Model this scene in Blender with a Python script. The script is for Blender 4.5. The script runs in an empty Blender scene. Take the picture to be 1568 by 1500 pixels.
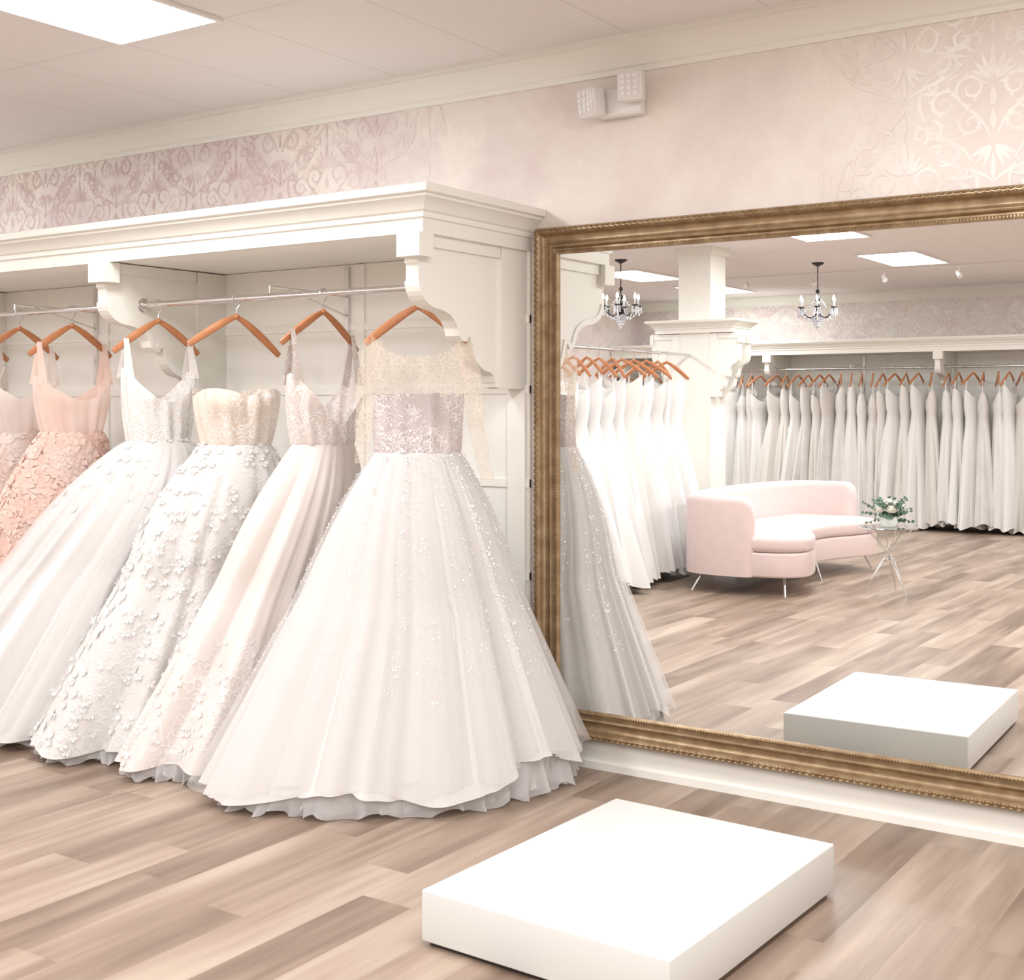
import bpy, math, random
from mathutils import Vector, Matrix
random.seed(7)
sc = bpy.context.scene
sin, cos, pi = math.sin, math.cos, math.pi

# ------------------------------------------------------------------ helpers
def srgb(r, g, b):
    f = lambda c: (c/255/12.92) if c/255 <= 0.04045 else ((c/255+0.055)/1.055)**2.4
    return (f(r), f(g), f(b), 1)

def new_mat(name):
    m = bpy.data.materials.new(name); m.use_nodes = True
    nt = m.node_tree
    for n in list(nt.nodes): nt.nodes.remove(n)
    out = nt.nodes.new('ShaderNodeOutputMaterial')
    return m, nt, out

class N:
    def __init__(s, nt): s.nt = nt
    def add(s, t, **kw):
        n = s.nt.nodes.new(t)
        for k, v in kw.items(): setattr(n, k, v)
        return n
    def link(s, a, b): s.nt.links.new(a, b)
    def val(s, inp, v):
        if isinstance(v, bpy.types.NodeSocket): s.link(v, inp)
        else: inp.default_value = v
    def math(s, op, a, b=None, c=None, clamp=False):
        n = s.add('ShaderNodeMath', operation=op); n.use_clamp = clamp
        s.val(n.inputs[0], a)
        if b is not None: s.val(n.inputs[1], b)
        if c is not None: s.val(n.inputs[2], c)
        return n.outputs[0]
    def mix(s, f, a, b):
        n = s.add('ShaderNodeMix', data_type='RGBA')
        s.val(n.inputs[0], f); s.val(n.inputs[6], a); s.val(n.inputs[7], b)
        return n.outputs[2]
    def noise(s, vec, scale, detail=2, rough=.5):
        n = s.add('ShaderNodeTexNoise'); n.inputs['Scale'].default_value = scale
        n.inputs['Detail'].default_value = detail; n.inputs['Roughness'].default_value = rough
        if vec is not None: s.link(vec, n.inputs['Vector'])
        return n.outputs[0]
    def ramp(s, f, stops):
        n = s.add('ShaderNodeValToRGB'); s.link(f, n.inputs[0])
        e = n.color_ramp.elements
        e[0].position, e[0].color = stops[0]; e[1].position, e[1].color = stops[-1]
        for p, c in stops[1:-1]:
            k = e.new(p); k.color = c
        return n.outputs[0]
    def smooth(s, v, a, b):
        n = s.add('ShaderNodeMapRange', interpolation_type='SMOOTHSTEP')
        s.val(n.inputs[0], v); n.inputs[1].default_value = a; n.inputs[2].default_value = b
        return n.outputs[0]
    def bump(s, h, strength=.3, dist=.01):
        n = s.add('ShaderNodeBump'); n.inputs['Strength'].default_value = strength
        n.inputs['Distance'].default_value = dist; s.link(h, n.inputs['Height'])
        return n.outputs[0]

def princ(name, col, rough=.5, metal=0, sheen=0, noise=None, bump=None, coat=0):
    m, nt, out = new_mat(name); g = N(nt)
    p = g.add('ShaderNodeBsdfPrincipled'); g.link(p.outputs[0], out.inputs[0])
    p.inputs['Base Color'].default_value = col
    p.inputs['Roughness'].default_value = rough; p.inputs['Metallic'].default_value = metal
    if sheen: p.inputs['Sheen Weight'].default_value = sheen
    if coat: p.inputs['Coat Weight'].default_value = coat
    if noise:
        pos = g.add('ShaderNodeNewGeometry').outputs['Position']
        f = g.noise(pos, noise[0], 1)
        amt = noise[1]
        c2 = tuple(max(0, c*(1-amt)) for c in col[:3])+(1,)
        c1 = tuple(min(1, c*(1+amt)) for c in col[:3])+(1,)
        g.link(g.mix(f, c1, c2), p.inputs['Base Color'])
        if bump: g.link(g.bump(g.noise(pos, bump[0], 2), bump[1], bump[2]), p.inputs['Normal'])
    return m

def emit(name, col, s, sample=True):
    m, nt, out = new_mat(name); g = N(nt)
    e = g.add('ShaderNodeEmission'); e.inputs[0].default_value = col; e.inputs[1].default_value = s
    g.link(e.outputs[0], out.inputs[0])
    if not sample:
        try: m.cycles.emission_sampling = 'NONE'
        except Exception: pass
    return m

def empty(name, loc=(0, 0, 0)):
    e = bpy.data.objects.new(name, None); e.location = loc
    e.empty_display_size = .1
    sc.collection.objects.link(e); return e

def link_parent(o, parent):
    if parent is not None:
        o.parent = parent
        o.matrix_parent_inverse = Matrix.Translation(-Vector(parent.location))

def mesh_obj(name, verts, faces, mats, parent=None, smooth=True, midx=None, auto=None):
    me = bpy.data.meshes.new(name)
    me.from_pydata([tuple(v) for v in verts], [], faces)
    if not isinstance(mats, (list, tuple)): mats = [mats]
    for m in mats: me.materials.append(m)
    if midx: me.polygons.foreach_set('material_index', midx)
    me.polygons.foreach_set('use_smooth', [smooth]*len(me.polygons))
    me.update(); me.validate()
    if auto is not None:
        try: me.set_sharp_from_angle(angle=math.radians(auto))
        except Exception: pass
    o = bpy.data.objects.new(name, me); sc.collection.objects.link(o)
    link_parent(o, parent)
    return o

class Geo:
    """accumulates geometry for one joined mesh"""
    def __init__(s): s.v = []; s.f = []; s.m = []
    def add(s, verts, faces, mi=0, M=None):
        b = len(s.v)
        if M is not None: verts = [M @ Vector(v) for v in verts]
        s.v += [tuple(v) for v in verts]
        s.f += [tuple(i+b for i in f) for f in faces]; s.m += [mi]*len(faces)
    def box(s, a, b, mi=0, M=None, bev=0.0):
        x0, y0, z0 = a; x1, y1, z1 = b
        if bev <= 0:
            V = [(x0,y0,z0),(x1,y0,z0),(x1,y1,z0),(x0,y1,z0),(x0,y0,z1),(x1,y0,z1),(x1,y1,z1),(x0,y1,z1)]
            F = [(3,2,1,0),(4,5,6,7),(0,1,5,4),(1,2,6,5),(2,3,7,6),(3,0,4,7)]
            s.add(V, F, mi, M); return
        import bmesh
        bm = bmesh.new(); bmesh.ops.create_cube(bm, size=1)
        for v in bm.verts:
            v.co = Vector(((x0+x1)/2+v.co.x*(x1-x0), (y0+y1)/2+v.co.y*(y1-y0), (z0+z1)/2+v.co.z*(z1-z0)))
        bmesh.ops.bevel(bm, geom=list(bm.edges), offset=bev, segments=3, profile=.5, affect='EDGES')
        bm.verts.index_update()
        s.add([v.co.copy() for v in bm.verts], [tuple(v.index for v in f.verts) for f in bm.faces], mi, M)
        bm.free()
    def tube(s, pts, r, n=8, mi=0, M=None, cap=True, flat=1.0):
        pts = [Vector(p) for p in pts]; k = len(pts)
        rs = r if isinstance(r, (list, tuple)) else [r]*k
        V = []; F = []
        up = None
        for i, p in enumerate(pts):
            t = (pts[min(i+1, k-1)]-pts[max(i-1, 0)]).normalized()
            if up is None:
                up = Vector((0, 0, 1)) if abs(t.z) < .9 else Vector((1, 0, 0))
            a = t.cross(up).normalized()
            b = a.cross(t).normalized(); up = b
            for j in range(n):
                th = 2*pi*j/n
                V.append(p+a*cos(th)*rs[i]*flat+b*sin(th)*rs[i])
        for i in range(k-1):
            for j in range(n):
                F.append((i*n+j, i*n+(j+1) % n, (i+1)*n+(j+1) % n, (i+1)*n+j))
        if cap:
            F.append(tuple(range(n-1, -1, -1))); F.append(tuple((k-1)*n+j for j in range(n)))
        s.add(V, F, mi, M)
    def extr(s, poly, fn, a, b, mi=0):
        n = len(poly)
        V = [fn(u, v, a) for u, v in poly]+[fn(u, v, b) for u, v in poly]
        F = [tuple(range(n-1, -1, -1)), tuple(range(n, 2*n))]
        F += [(i, (i+1) % n, n+(i+1) % n, n+i) for i in range(n)]
        s.add(V, F, mi)
    def ball(s, c, r, nu=10, nv=6, mi=0, sx=1, sy=1, sz=1):
        V = []; F = []
        for i in range(nv+1):
            ph = pi*i/nv
            for j in range(nu):
                th = 2*pi*j/nu
                V.append((c[0]+r*sx*sin(ph)*cos(th), c[1]+r*sy*sin(ph)*sin(th), c[2]+r*sz*cos(ph)))
        for i in range(nv):
            for j in range(nu):
                F.append((i*nu+j, (i+1)*nu+j, (i+1)*nu+(j+1) % nu, i*nu+(j+1) % nu))
        s.add(V, F, mi)
    def obj(s, name, mats, parent=None, smooth=True, auto=35):
        return mesh_obj(name, s.v, s.f, mats, parent, smooth, s.m, auto)

def interp(keys, t):
    for (a, va), (b, vb) in zip(keys, keys[1:]):
        if t <= b:
            f = (t-a)/(b-a) if b > a else 0
            f = max(0, min(1, f))
            return va+(vb-va)*f
    return keys[-1][1]

# ------------------------------------------------------------------ materials
M_trim = princ('painted_trim_cream', srgb(235, 232, 224), .45)
M_niche = princ('niche_paint', srgb(251, 248, 241), .55)
M_white = princ('white_lacquer', srgb(217, 217, 213), .35, noise=(4, .012))
M_plastic = princ('white_plastic', srgb(232, 229, 226), .4)
M_dark = princ('painted_gap_shadow', srgb(50, 42, 38), .7)  # shade under the platform deck, put into the colour
M_chrome = princ('chrome', (.72, .71, .7, 1), .18, 1.0)
M_wood = princ('hanger_wood', srgb(184, 120, 78), .38, noise=(30, .2), coat=.3)
M_darkmetal = princ('dark_metal', (.05, .045, .045, 1), .35, .8)
M_velvet = princ('pink_velvet', srgb(218, 196, 192), .8, sheen=.4, noise=(14, .05))
M_leaf = princ('eucalyptus_leaf', srgb(92, 120, 100), .6, noise=(30, .3))
M_rose = princ('white_rose_petal', srgb(238, 232, 222), .6)

def wallpaper_color(g):
    pos = g.add('ShaderNodeNewGeometry').outputs['Position']
    sep = g.add('ShaderNodeSeparateXYZ'); g.link(pos, sep.inputs[0])
    n1 = g.noise(pos, 2.2, 5, .65)
    c = g.ramp(n1, [(.34, srgb(215, 198, 196)), (.47, srgb(224, 212, 208)), (.57, srgb(232, 223, 216)), (.68, srgb(226, 211, 201))])
    warm = g.smooth(sep.outputs[0], -4.6, -1.2)
    return pos, sep, g.mix(g.math('MULTIPLY', warm, .5), c, srgb(232, 223, 212))
def mat_wallpaper():
    m, nt, out = new_mat('faded_pink_wallpaper'); g = N(nt)
    p = g.add('ShaderNodeBsdfPrincipled'); g.link(p.outputs[0], out.inputs[0])
    _, _, c = wallpaper_color(g)
    g.link(c, p.inputs['Base Color']); p.inputs['Roughness'].default_value = .7
    return m
M_wallpaper = mat_wallpaper()

def mat_damask():
    m, nt, out = new_mat('damask_print'); g = N(nt)
    p = g.add('ShaderNodeBsdfPrincipled'); g.link(p.outputs[0], out.inputs[0])
    pos, sep, wc = wallpaper_color(g)
    X = sep.outputs[0]
    right = g.smooth(X, -1.75, -1.3)
    left = g.math('SUBTRACT', 1.0, g.smooth(X, -4.6, -3.5))
    far = g.math('LESS_THAN', sep.outputs[1], -6)
    nn = g.smooth(g.noise(pos, 6, 4, .7), .35, .6)
    a = g.math('ADD', g.math('MULTIPLY', right, .7), g.math('MULTIPLY', left, .85))
    a = g.math('MAXIMUM', a, g.math('MULTIPLY', far, .7), clamp=True)
    a = g.math('MULTIPLY', a, g.math('ADD', .25, g.math('MULTIPLY', nn, .75)))
    col = g.mix(g.math('MAXIMUM', right, far), srgb(201, 174, 172), srgb(247, 243, 237))
    g.link(g.mix(a, wc, col), p.inputs['Base Color']); p.inputs['Roughness'].default_value = .7
    return m
M_damask = mat_damask()

def mat_floor():
    m, nt, out = new_mat('oak_plank_floor'); g = N(nt)
    p = g.add('ShaderNodeBsdfPrincipled'); g.link(p.outputs[0], out.inputs[0])
    pos = g.add('ShaderNodeNewGeometry').outputs['Position']
    sep = g.add('ShaderNodeSeparateXYZ'); g.link(pos, sep.inputs[0])
    X, Y = sep.outputs[0], sep.outputs[1]
    u = g.math('DIVIDE', X, .185); row = g.math('FLOOR', u); fu = g.math('FRACT', u)
    wn = g.add('ShaderNodeTexWhiteNoise', noise_dimensions='1D'); g.link(row, wn.inputs['W'])
    v = g.math('DIVIDE', g.math('ADD', Y, g.math('MULTIPLY', wn.outputs[0], 4.0)), 1.22)
    colr = g.math('FLOOR', v); fv = g.math('FRACT', v)
    cb = g.add('ShaderNodeCombineXYZ'); g.link(row, cb.inputs[0]); g.link(colr, cb.inputs[1])
    w2 = g.add('ShaderNodeTexWhiteNoise', noise_dimensions='2D'); g.link(cb.outputs[0], w2.inputs['Vector'])
    rid = w2.outputs[0]
    gv = g.add('ShaderNodeCombineXYZ')
    g.link(g.math('MULTIPLY', X, 24.0), gv.inputs[0]); g.link(g.math('MULTIPLY', Y, 1.1), gv.inputs[1])
    g.link(g.math('MULTIPLY', rid, 37.0), gv.inputs[2])
    n1 = g.noise(gv.outputs[0], 1.0, 4, .6)
    gv2 = g.add('ShaderNodeCombineXYZ')
    g.link(g.math('MULTIPLY', X, 7.0), gv2.inputs[0]); g.link(g.math('MULTIPLY', Y, .9), gv2.inputs[1])
    g.link(g.math('MULTIPLY', rid, 91.0), gv2.inputs[2])
    n2 = g.noise(gv2.outputs[0], 1.0, 2, .5)
    f = g.math('ADD', g.math('MULTIPLY', rid, .28), g.math('ADD', g.math('MULTIPLY', n1, .45), g.math('MULTIPLY', n2, .85)))
    f = g.math('SUBTRACT', f, .29)
    c = g.ramp(f, [(.24, srgb(117, 96, 82)), (.42, srgb(141, 120, 104)), (.58, srgb(161, 140, 124)), (.8, srgb(185, 167, 150))])
    seam = g.math('MINIMUM', g.math('MINIMUM', fu, g.math('SUBTRACT', 1.0, fu)), g.math('MULTIPLY', g.math('MINIMUM', fv, g.math('SUBTRACT', 1.0, fv)), 6.0))
    s = g.smooth(seam, 0.0, .012)
    c = g.mix(g.math('MULTIPLY', g.math('SUBTRACT', 1.0, s), .25), c, srgb(108, 86, 72))
    g.link(c, p.inputs['Base Color'])
    g.link(g.math('ADD', .3, g.math('MULTIPLY', n1, .15)), p.inputs['Roughness'])
    return m
M_floor = mat_floor()

def mat_ceiling():
    m, nt, out = new_mat('ceiling_tiles'); g = N(nt)
    p = g.add('ShaderNodeBsdfDiffuse'); g.link(p.outputs[0], out.inputs[0])
    pos = g.add('ShaderNodeNewGeometry').outputs['Position']
    sep = g.add('ShaderNodeSeparateXYZ'); g.link(pos, sep.inputs[0])
    u = g.math('FRACT', g.math('DIVIDE', g.math('ADD', sep.outputs[0], 40.31), .6))
    v = g.math('FRACT', g.math('DIVIDE', g.math('ADD', sep.outputs[1], 37.15), 1.2))
    du = g.math('MULTIPLY', g.math('MINIMUM', u, g.math('SUBTRACT', 1.0, u)), .6)
    dv = g.math('MULTIPLY', g.math('MINIMUM', v, g.math('SUBTRACT', 1.0, v)), 1.2)
    s = g.smooth(g.math('MINIMUM', du, dv), .004, .008)
    c = g.mix(g.math('MULTIPLY', g.math('SUBTRACT', 1.0, s), .3), srgb(233, 228, 226), srgb(195, 187, 184))
    g.link(c, p.inputs['Color'])
    return m
M_ceil = mat_ceiling()

def mat_gold():
    m, nt, out = new_mat('antique_gold'); g = N(nt)
    p = g.add('ShaderNodeBsdfPrincipled'); g.link(p.outputs[0], out.inputs[0])
    pos = g.add('ShaderNodeNewGeometry').outputs['Position']
    n = g.noise(pos, 18, 3, .6)
    c = g.ramp(n, [(.3, srgb(132, 106, 77)), (.5, srgb(149, 124, 93)), (.72, srgb(168, 145, 114))])
    g.link(c, p.inputs['Base Color']); p.inputs['Metallic'].default_value = .4
    p.inputs['Roughness'].default_value = .36
    return m
M_gold = mat_gold()

def mat_mirror():
    m, nt, out = new_mat('mirror_glass'); g = N(nt)
    p = g.add('ShaderNodeBsdfGlossy'); g.link(p.outputs[0], out.inputs[0])
    p.inputs['Color'].default_value = (.95, .965, .96, 1); p.inputs['Roughness'].default_value = 0.0
    return m
M_mirror = mat_mirror()

def dim(c, k): return (c[0]*k, c[1]*k, c[2]*k, 1)
def fabric(name, c1, c2, translucent=.3, lace=0.0, sparkle=0.0, alpha=1.0, lacecol=None, lscale=40, satin=False, zfade=None, sparkz=None, k=.80, la=.5):
    c1 = dim(c1, k); c2 = dim(c2, k) if c2 else None
    lacecol = dim(lacecol or srgb(250, 246, 242), k+.04)
    m, nt, out = new_mat(name); g = N(nt)
    pos = g.add('ShaderNodeNewGeometry').outputs['Position']
    sep = g.add('ShaderNodeSeparateXYZ'); g.link(pos, sep.inputs[0])
    if satin:
        p = g.add('ShaderNodeBsdfPrincipled'); p.inputs['Roughness'].default_value = .38; ci = p.inputs['Base Color']
    else:
        p = g.add('ShaderNodeBsdfDiffuse'); ci = p.inputs['Color']
    col = c1; lm = None
    if c2 is not None:
        col = g.mix(g.smooth(g.noise(pos, 4, 2, .6), .35, .65), c1, c2)
    if lace > 0:
        vz = g.add('ShaderNodeTexVoronoi', feature='F1'); vz.inputs['Scale'].default_value = lscale
        nz = g.add('ShaderNodeTexNoise'); nz.inputs['Scale'].default_value = lscale*.4; nz.inputs['Detail'].default_value = 1
        g.link(pos, nz.inputs['Vector'])
        vm = g.add('ShaderNodeVectorMath', operation='MULTIPLY_ADD')
        g.link(nz.outputs[1], vm.inputs[0]); vm.inputs[1].default_value = (.06, .06, .06); g.link(pos, vm.inputs[2])
        g.link(vm.outputs[0], vz.inputs['Vector'])
        lm = g.smooth(g.math('SINE', g.math('MULTIPLY', vz.outputs[0], 14.0)), -.2, .5)
        big = g.smooth(g.noise(pos, lscale*.14, 2, .6), .4, .56)
        lm = g.math('MULTIPLY', lm, g.math('ADD', .2, g.math('MULTIPLY', big, .8)))
        if zfade:
            lm = g.math('MULTIPLY', lm, g.math('SUBTRACT', 1.0, g.smooth(sep.outputs[2], zfade[0], zfade[1])))
        col = g.mix(g.math('MULTIPLY', lm, lace), col, lacecol)
        g.link(g.bump(lm, .35, .004), p.inputs['Normal'])
    g.val(ci, col)
    sh = p.outputs[0]
    if sparkle > 0:
        v = g.add('ShaderNodeTexVoronoi', feature='F1'); v.inputs['Scale'].default_value = 75
        g.link(pos, v.inputs['Vector'])
        dot = g.math('LESS_THAN', v.outputs['Distance'], .26)
        sp = g.add('ShaderNodeSeparateColor'); g.link(v.outputs['Color'], sp.inputs[0])
        dens = g.smooth(g.noise(pos, 6, 2), .42, .62)
        if sparkz: dens = g.math('MULTIPLY', g.math('ADD', dens, .25), g.smooth(sep.outputs[2], sparkz[0], sparkz[1]))
        pick = g.math('LESS_THAN', sp.outputs[0], g.math('MULTIPLY', dens, sparkle))
        kk = g.math('MULTIPLY', g.math('MULTIPLY', dot, pick), .85)
        gl = g.add('ShaderNodeBsdfPrincipled'); gl.inputs['Base Color'].default_value = (1, 1, 1, 1); gl.inputs['Roughness'].default_value = .22
        gl.inputs['Metallic'].default_value = .4
        vmn = g.add('ShaderNodeVectorMath', operation='SUBTRACT'); g.link(v.outputs['Color'], vmn.inputs[0]); vmn.inputs[1].default_value = (.5, .5, -.25)
        va = g.add('ShaderNodeVectorMath', operation='ADD'); g.link(vmn.outputs[0], va.inputs[0])
        g.link(g.add('ShaderNodeNewGeometry').outputs['Normal'], va.inputs[1])
        vn = g.add('ShaderNodeVectorMath', operation='NORMALIZE'); g.link(va.outputs[0], vn.inputs[0])
        g.link(vn.outputs[0], gl.inputs['Normal'])
        ms = g.add('ShaderNodeMixShader'); g.link(kk, ms.inputs[0]); g.link(sh, ms.inputs[1]); g.link(gl.outputs[0], ms.inputs[2])
        sh = ms.outputs[0]
    if translucent > 0:
        t = g.add('ShaderNodeBsdfTranslucent'); g.val(t.inputs[0], col)
        ms = g.add('ShaderNodeMixShader'); ms.inputs[0].default_value = translucent
        g.link(sh, ms.inputs[1]); g.link(t.outputs[0], ms.inputs[2]); sh = ms.outputs[0]
    if alpha < 1:
        tr = g.add('ShaderNodeBsdfTransparent'); ms = g.add('ShaderNodeMixShader')
        if lm is not None: g.link(g.math('ADD', alpha, g.math('MULTIPLY', lm, la), clamp=True), ms.inputs[0])
        else: ms.inputs[0].default_value = alpha
        g.link(tr.outputs[0], ms.inputs[1]); g.link(sh, ms.inputs[2]); sh = ms.outputs[0]
    g.link(sh, out.inputs[0])
    return m

W1 = srgb(248, 243, 240)
F_tulle = fabric('sparkle_tulle', W1, None, .12, k=.78)
F_bod1 = fabric('beaded_bodice_lace', srgb(222, 208, 204), srgb(208, 194, 192), .1, lace=.7, sparkle=.8, lacecol=srgb(250, 246, 244), lscale=45, k=.84)
F_sheer = fabric('illusion_lace_beige', srgb(250, 232, 214), None, .3, lace=.5, alpha=.15, lacecol=srgb(252, 243, 233), lscale=36, k=.94, la=.28)
F_org = fabric('organza_ruffle', srgb(250, 248, 247), None, .45, alpha=.72, k=.95)
F_satin = fabric('blush_satin', srgb(240, 229, 223), srgb(235, 222, 215), .05, lace=.6, lacecol=srgb(249, 245, 243), lscale=30, satin=True, zfade=(.35, .8), k=.83)
F_bod2 = fabric('blush_lace', srgb(235, 221, 214), srgb(229, 213, 206), .1, lace=.8, lacecol=srgb(248, 244, 242), lscale=40, k=.87)
F_ivory = fabric('ivory_lace_tulle', srgb(249, 245, 241), srgb(244, 238, 233), .15, lace=.5, lacecol=srgb(252, 251, 250), lscale=26, k=.79)
F_petal = fabric('organza_petal', srgb(251, 249, 247), None, .3, k=.86)
F_bod3 = fabric('nude_lace_bodice', srgb(242, 227, 214), srgb(238, 221, 207), .15, lace=.85, lacecol=srgb(250, 247, 244), lscale=34, k=.9)
F_bod4 = fabric('white_lace_bodice', srgb(246, 240, 235), srgb(242, 233, 227), .15, lace=.85, lacecol=srgb(251, 249, 247), lscale=34, k=.89)
F_white = fabric('white_tulle', srgb(250, 246, 243), None, .12, k=.78)
F_peach = fabric('peach_tulle', srgb(252, 222, 210), srgb(252, 233, 224), .35, k=.95)
F_peach2 = fabric('pale_peach_tulle', srgb(251, 234, 226), srgb(251, 241, 236), .35, k=.92)
F_row = [fabric('gown_white', srgb(250, 247, 244), None, .08, k=.82),
         fabric('gown_ivory', srgb(246, 240, 234), None, .08, k=.81),
         fabric('gown_lace', srgb(245, 240, 236), srgb(238, 231, 227), .08, k=.80)]
M_sequin = princ('sequin', (1, 1, 1, 1), .16, .35)

# ------------------------------------------------------------------ room shell
XL, XR, YF, ZC = -9.0, 3.5, -12.0, 3.0
def plane_box(name, a, b, mat):
    g = Geo(); g.box(a, b); return g.obj(name, mat, smooth=False, auto=None)
plane_box('floor', (XL-.1, YF-.1, -.1), (XR+.1, .1, 0), M_floor)
plane_box('ceiling', (XL-.1, YF-.1, ZC), (XR+.1, .1, ZC+.1), M_ceil)
wall_back = plane_box('wall_back', (XL-.1, 0, 0), (XR+.1, .1, ZC), M_wallpaper)
wall_front = plane_box('wall_front', (XL-.1, YF-.1, 0), (XR+.1, YF, ZC), M_wallpaper)
plane_box('wall_left', (XL-.1, YF, 0), (XL, 0, ZC), M_wallpaper)
plane_box('wall_right', (XR, YF, 0), (XR+.1, 0, ZC), M_wallpaper)

crown = [(0, 2.865), (.012, 2.865), (.014, 2.885), (.024, 2.892), (.03, 2.91), (.05, 2.94), (.078, 2.962), (.09, 2.97), (.09, 2.98), (.105, 2.985), (.105, 3.0), (0, 3.0)]
g = Geo(); g.extr(crown, lambda u, v, w: (w, -u, v), XL, XR); g.obj('trim_1', M_trim)
g = Geo(); g.extr(crown, lambda u, v, w: (w, YF+u, v), XL, XR); g.obj('trim_2', M_trim)
g = Geo(); g.extr(crown, lambda u, v, w: (XL+u, w, v), YF+.1, -.1); g.obj('trim_3', M_trim)
g = Geo(); g.extr(crown, lambda u, v, w: (XR-u, w, v), YF+.1, -.1); g.obj('trim_4', M_trim)
base = [(0, 0), (.045, 0), (.045, .03), (.028, .04), (.028, .095), (.02, .108), (.012, .118), (0, .12)]
g = Geo(); g.extr(base, lambda u, v, w: (w, -u, v), XL, XR); g.obj('baseboard_back', M_trim)
g = Geo(); g.extr(base, lambda u, v, w: (w, YF+u, v), XL, XR); g.obj('baseboard_front', M_trim)
g = Geo(); g.extr(base, lambda u, v, w: (XL+u, w, v), YF+.05, -.05); g.obj('baseboard_left', M_trim)
g = Geo(); g.extr(base, lambda u, v, w: (XR-u, w, v), YF+.05, -.05); g.obj('baseboard_right', M_trim)

def damask_motif():
    quads = []; st = [0]
    def ribbon(pts, w0, w1):
        st[0] += 1
        n = len(pts)
        L = []
        for i, (x, y) in enumerate(pts):
            a = pts[max(i-1, 0)]; b = pts[min(i+1, n-1)]
            dx, dy = b[0]-a[0], b[1]-a[1]; l = math.hypot(dx, dy) or 1
            t = i/(n-1); w = (w0+(w1-w0)*t)*(.35+.65*sin(pi*min(1, t*1.1+.05)))
            L.append(((x-dy/l*w, y+dx/l*w), (x+dy/l*w, y-dx/l*w)))
        for i in range(n-1): quads.append((st[0], (L[i][0], L[i][1], L[i+1][1], L[i+1][0])))
    def spiral(cx, cy, r0, a0, turns, d, w=.0065):
        pts = []
        for i in range(30):
            t = i/29; r = r0*(1-.85*t); a = a0+d*turns*2*pi*t
            pts.append((cx+r*cos(a), cy+r*sin(a)))
        ribbon(pts, w*1.2, w*.8)
        for q in range(4):
            t = .12+.16*q; r = r0*(1-.85*t); a = a0+d*turns*2*pi*t
            tear(cx+r*cos(a), cy+r*sin(a), a+d*.9, r0*.42, .0045)
    def tear(x, y, ang, L, w):
        st[0] += 1
        pts = [(x+cos(ang)*L*t/6, y+sin(ang)*L*t/6) for t in range(7)]
        n = len(pts); P = []
        for i, (a, b) in enumerate(pts):
            ww = w*sin(pi*(i/(n-1))**.7)+.0006
            P.append(((a-sin(ang)*ww, b+cos(ang)*ww), (a+sin(ang)*ww, b-cos(ang)*ww)))
        for i in range(n-1): quads.append((st[0], (P[i][0], P[i][1], P[i+1][1], P[i+1][0])))
    def curve(p0, p1, p2, p3, w=.0065):
        pts = []
        for i in range(20):
            t = i/19; a = (1-t)**3; b = 3*t*(1-t)**2; c = 3*t*t*(1-t); d = t**3
            pts.append((a*p0[0]+b*p1[0]+c*p2[0]+d*p3[0], a*p0[1]+b*p1[1]+c*p2[1]+d*p3[1]))
        ribbon(pts, w, w)
    spiral(.075, .045, .06, -pi/2, 1.5, 1); spiral(.075, -.075, .05, pi/2, 1.4, -1)
    spiral(.17, .0, .055, pi, 1.5, -1); spiral(.15, .14, .05, -pi*.7, 1.4, 1)
    spiral(.13, -.165, .042, pi*.6, 1.3, -1); spiral(.21, -.09, .038, pi/2, 1.3, 1); spiral(.06, .21, .035, -pi/2, 1.3, 1)
    curve((0, -.29), (.05, -.22), (.2, -.24), (.235, -.12)); curve((.235, .1), (.2, .2), (.06, .2), (0, .3))
    curve((.015, -.12), (.05, -.02), (.11, -.04), (.13, .05)); curve((.235, -.05), (.27, .0), (.26, .06), (.22, .1))
    for k, a in enumerate([20, 42, 64]):
        tear(.008, .075, math.radians(90-a), .1-.012*k, .009); tear(.008, -.16, math.radians(-90+a), .08, .008)
    for a in (10, 50, 95): tear(.2, .04, math.radians(a), .055, .007)
    for a in (-10, -50, 190): tear(.17, -.14, math.radians(a), .05, .0065)
    for a in (30, 75, 120): tear(.12, .18, math.radians(a), .055, .007)
    q = quads+[(s+60, tuple((-x, y) for x, y in reversed(qd))) for s, qd in quads]
    quads = []; st[0] = 130
    for z0, L, w in ((.08, .13, .012), (-.02, .07, .012), (-.1, .07, .010), (.22, .07, .008), (-.28, .1, .008)):
        tear(0, z0, pi/2, L, w)
    return q+quads
motif = damask_motif()
def damask(name, x0, x1, zlo, zhi, yv, s, parent, cx0, skip=None):
    V = []; F = []
    k0 = int(math.floor((x0-cx0)/.31)); k1 = int(math.ceil((x1-cx0)/.31))
    for k in range(k0, k1+1):
        cx = cx0+k*.31
        for cz in ((2.57,) if k % 2 == 0 else (2.57-.31, 2.57+.31)):
            for st, qd in motif:
                if any(not (x0 < cx+x < x1 and zlo < cz+z < zhi) for x, z in qd): continue
                if skip and skip[0] < cx+qd[0][0] < skip[1]: continue
                b = len(V); y = yv-s*(st % 150)*.000005-s*(.0008 if k % 2 else 0)
                V += [(cx+x, y, cz+z) for x, z in qd]; F.append((b, b+1, b+2, b+3) if s > 0 else (b+3, b+2, b+1, b))
    return mesh_obj(name, V, F, M_damask, parent, smooth=False)
damask('damask_print_back', XL+.1, XR-.1, 2.2, 2.9, -.0004, 1, wall_back, -1.12, (-3.5, -1.75))
damask('damask_print_front', XL+.1, XR-.1, 2.3, 2.9, YF+.0008, -1, wall_front, -1.12)

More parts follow.
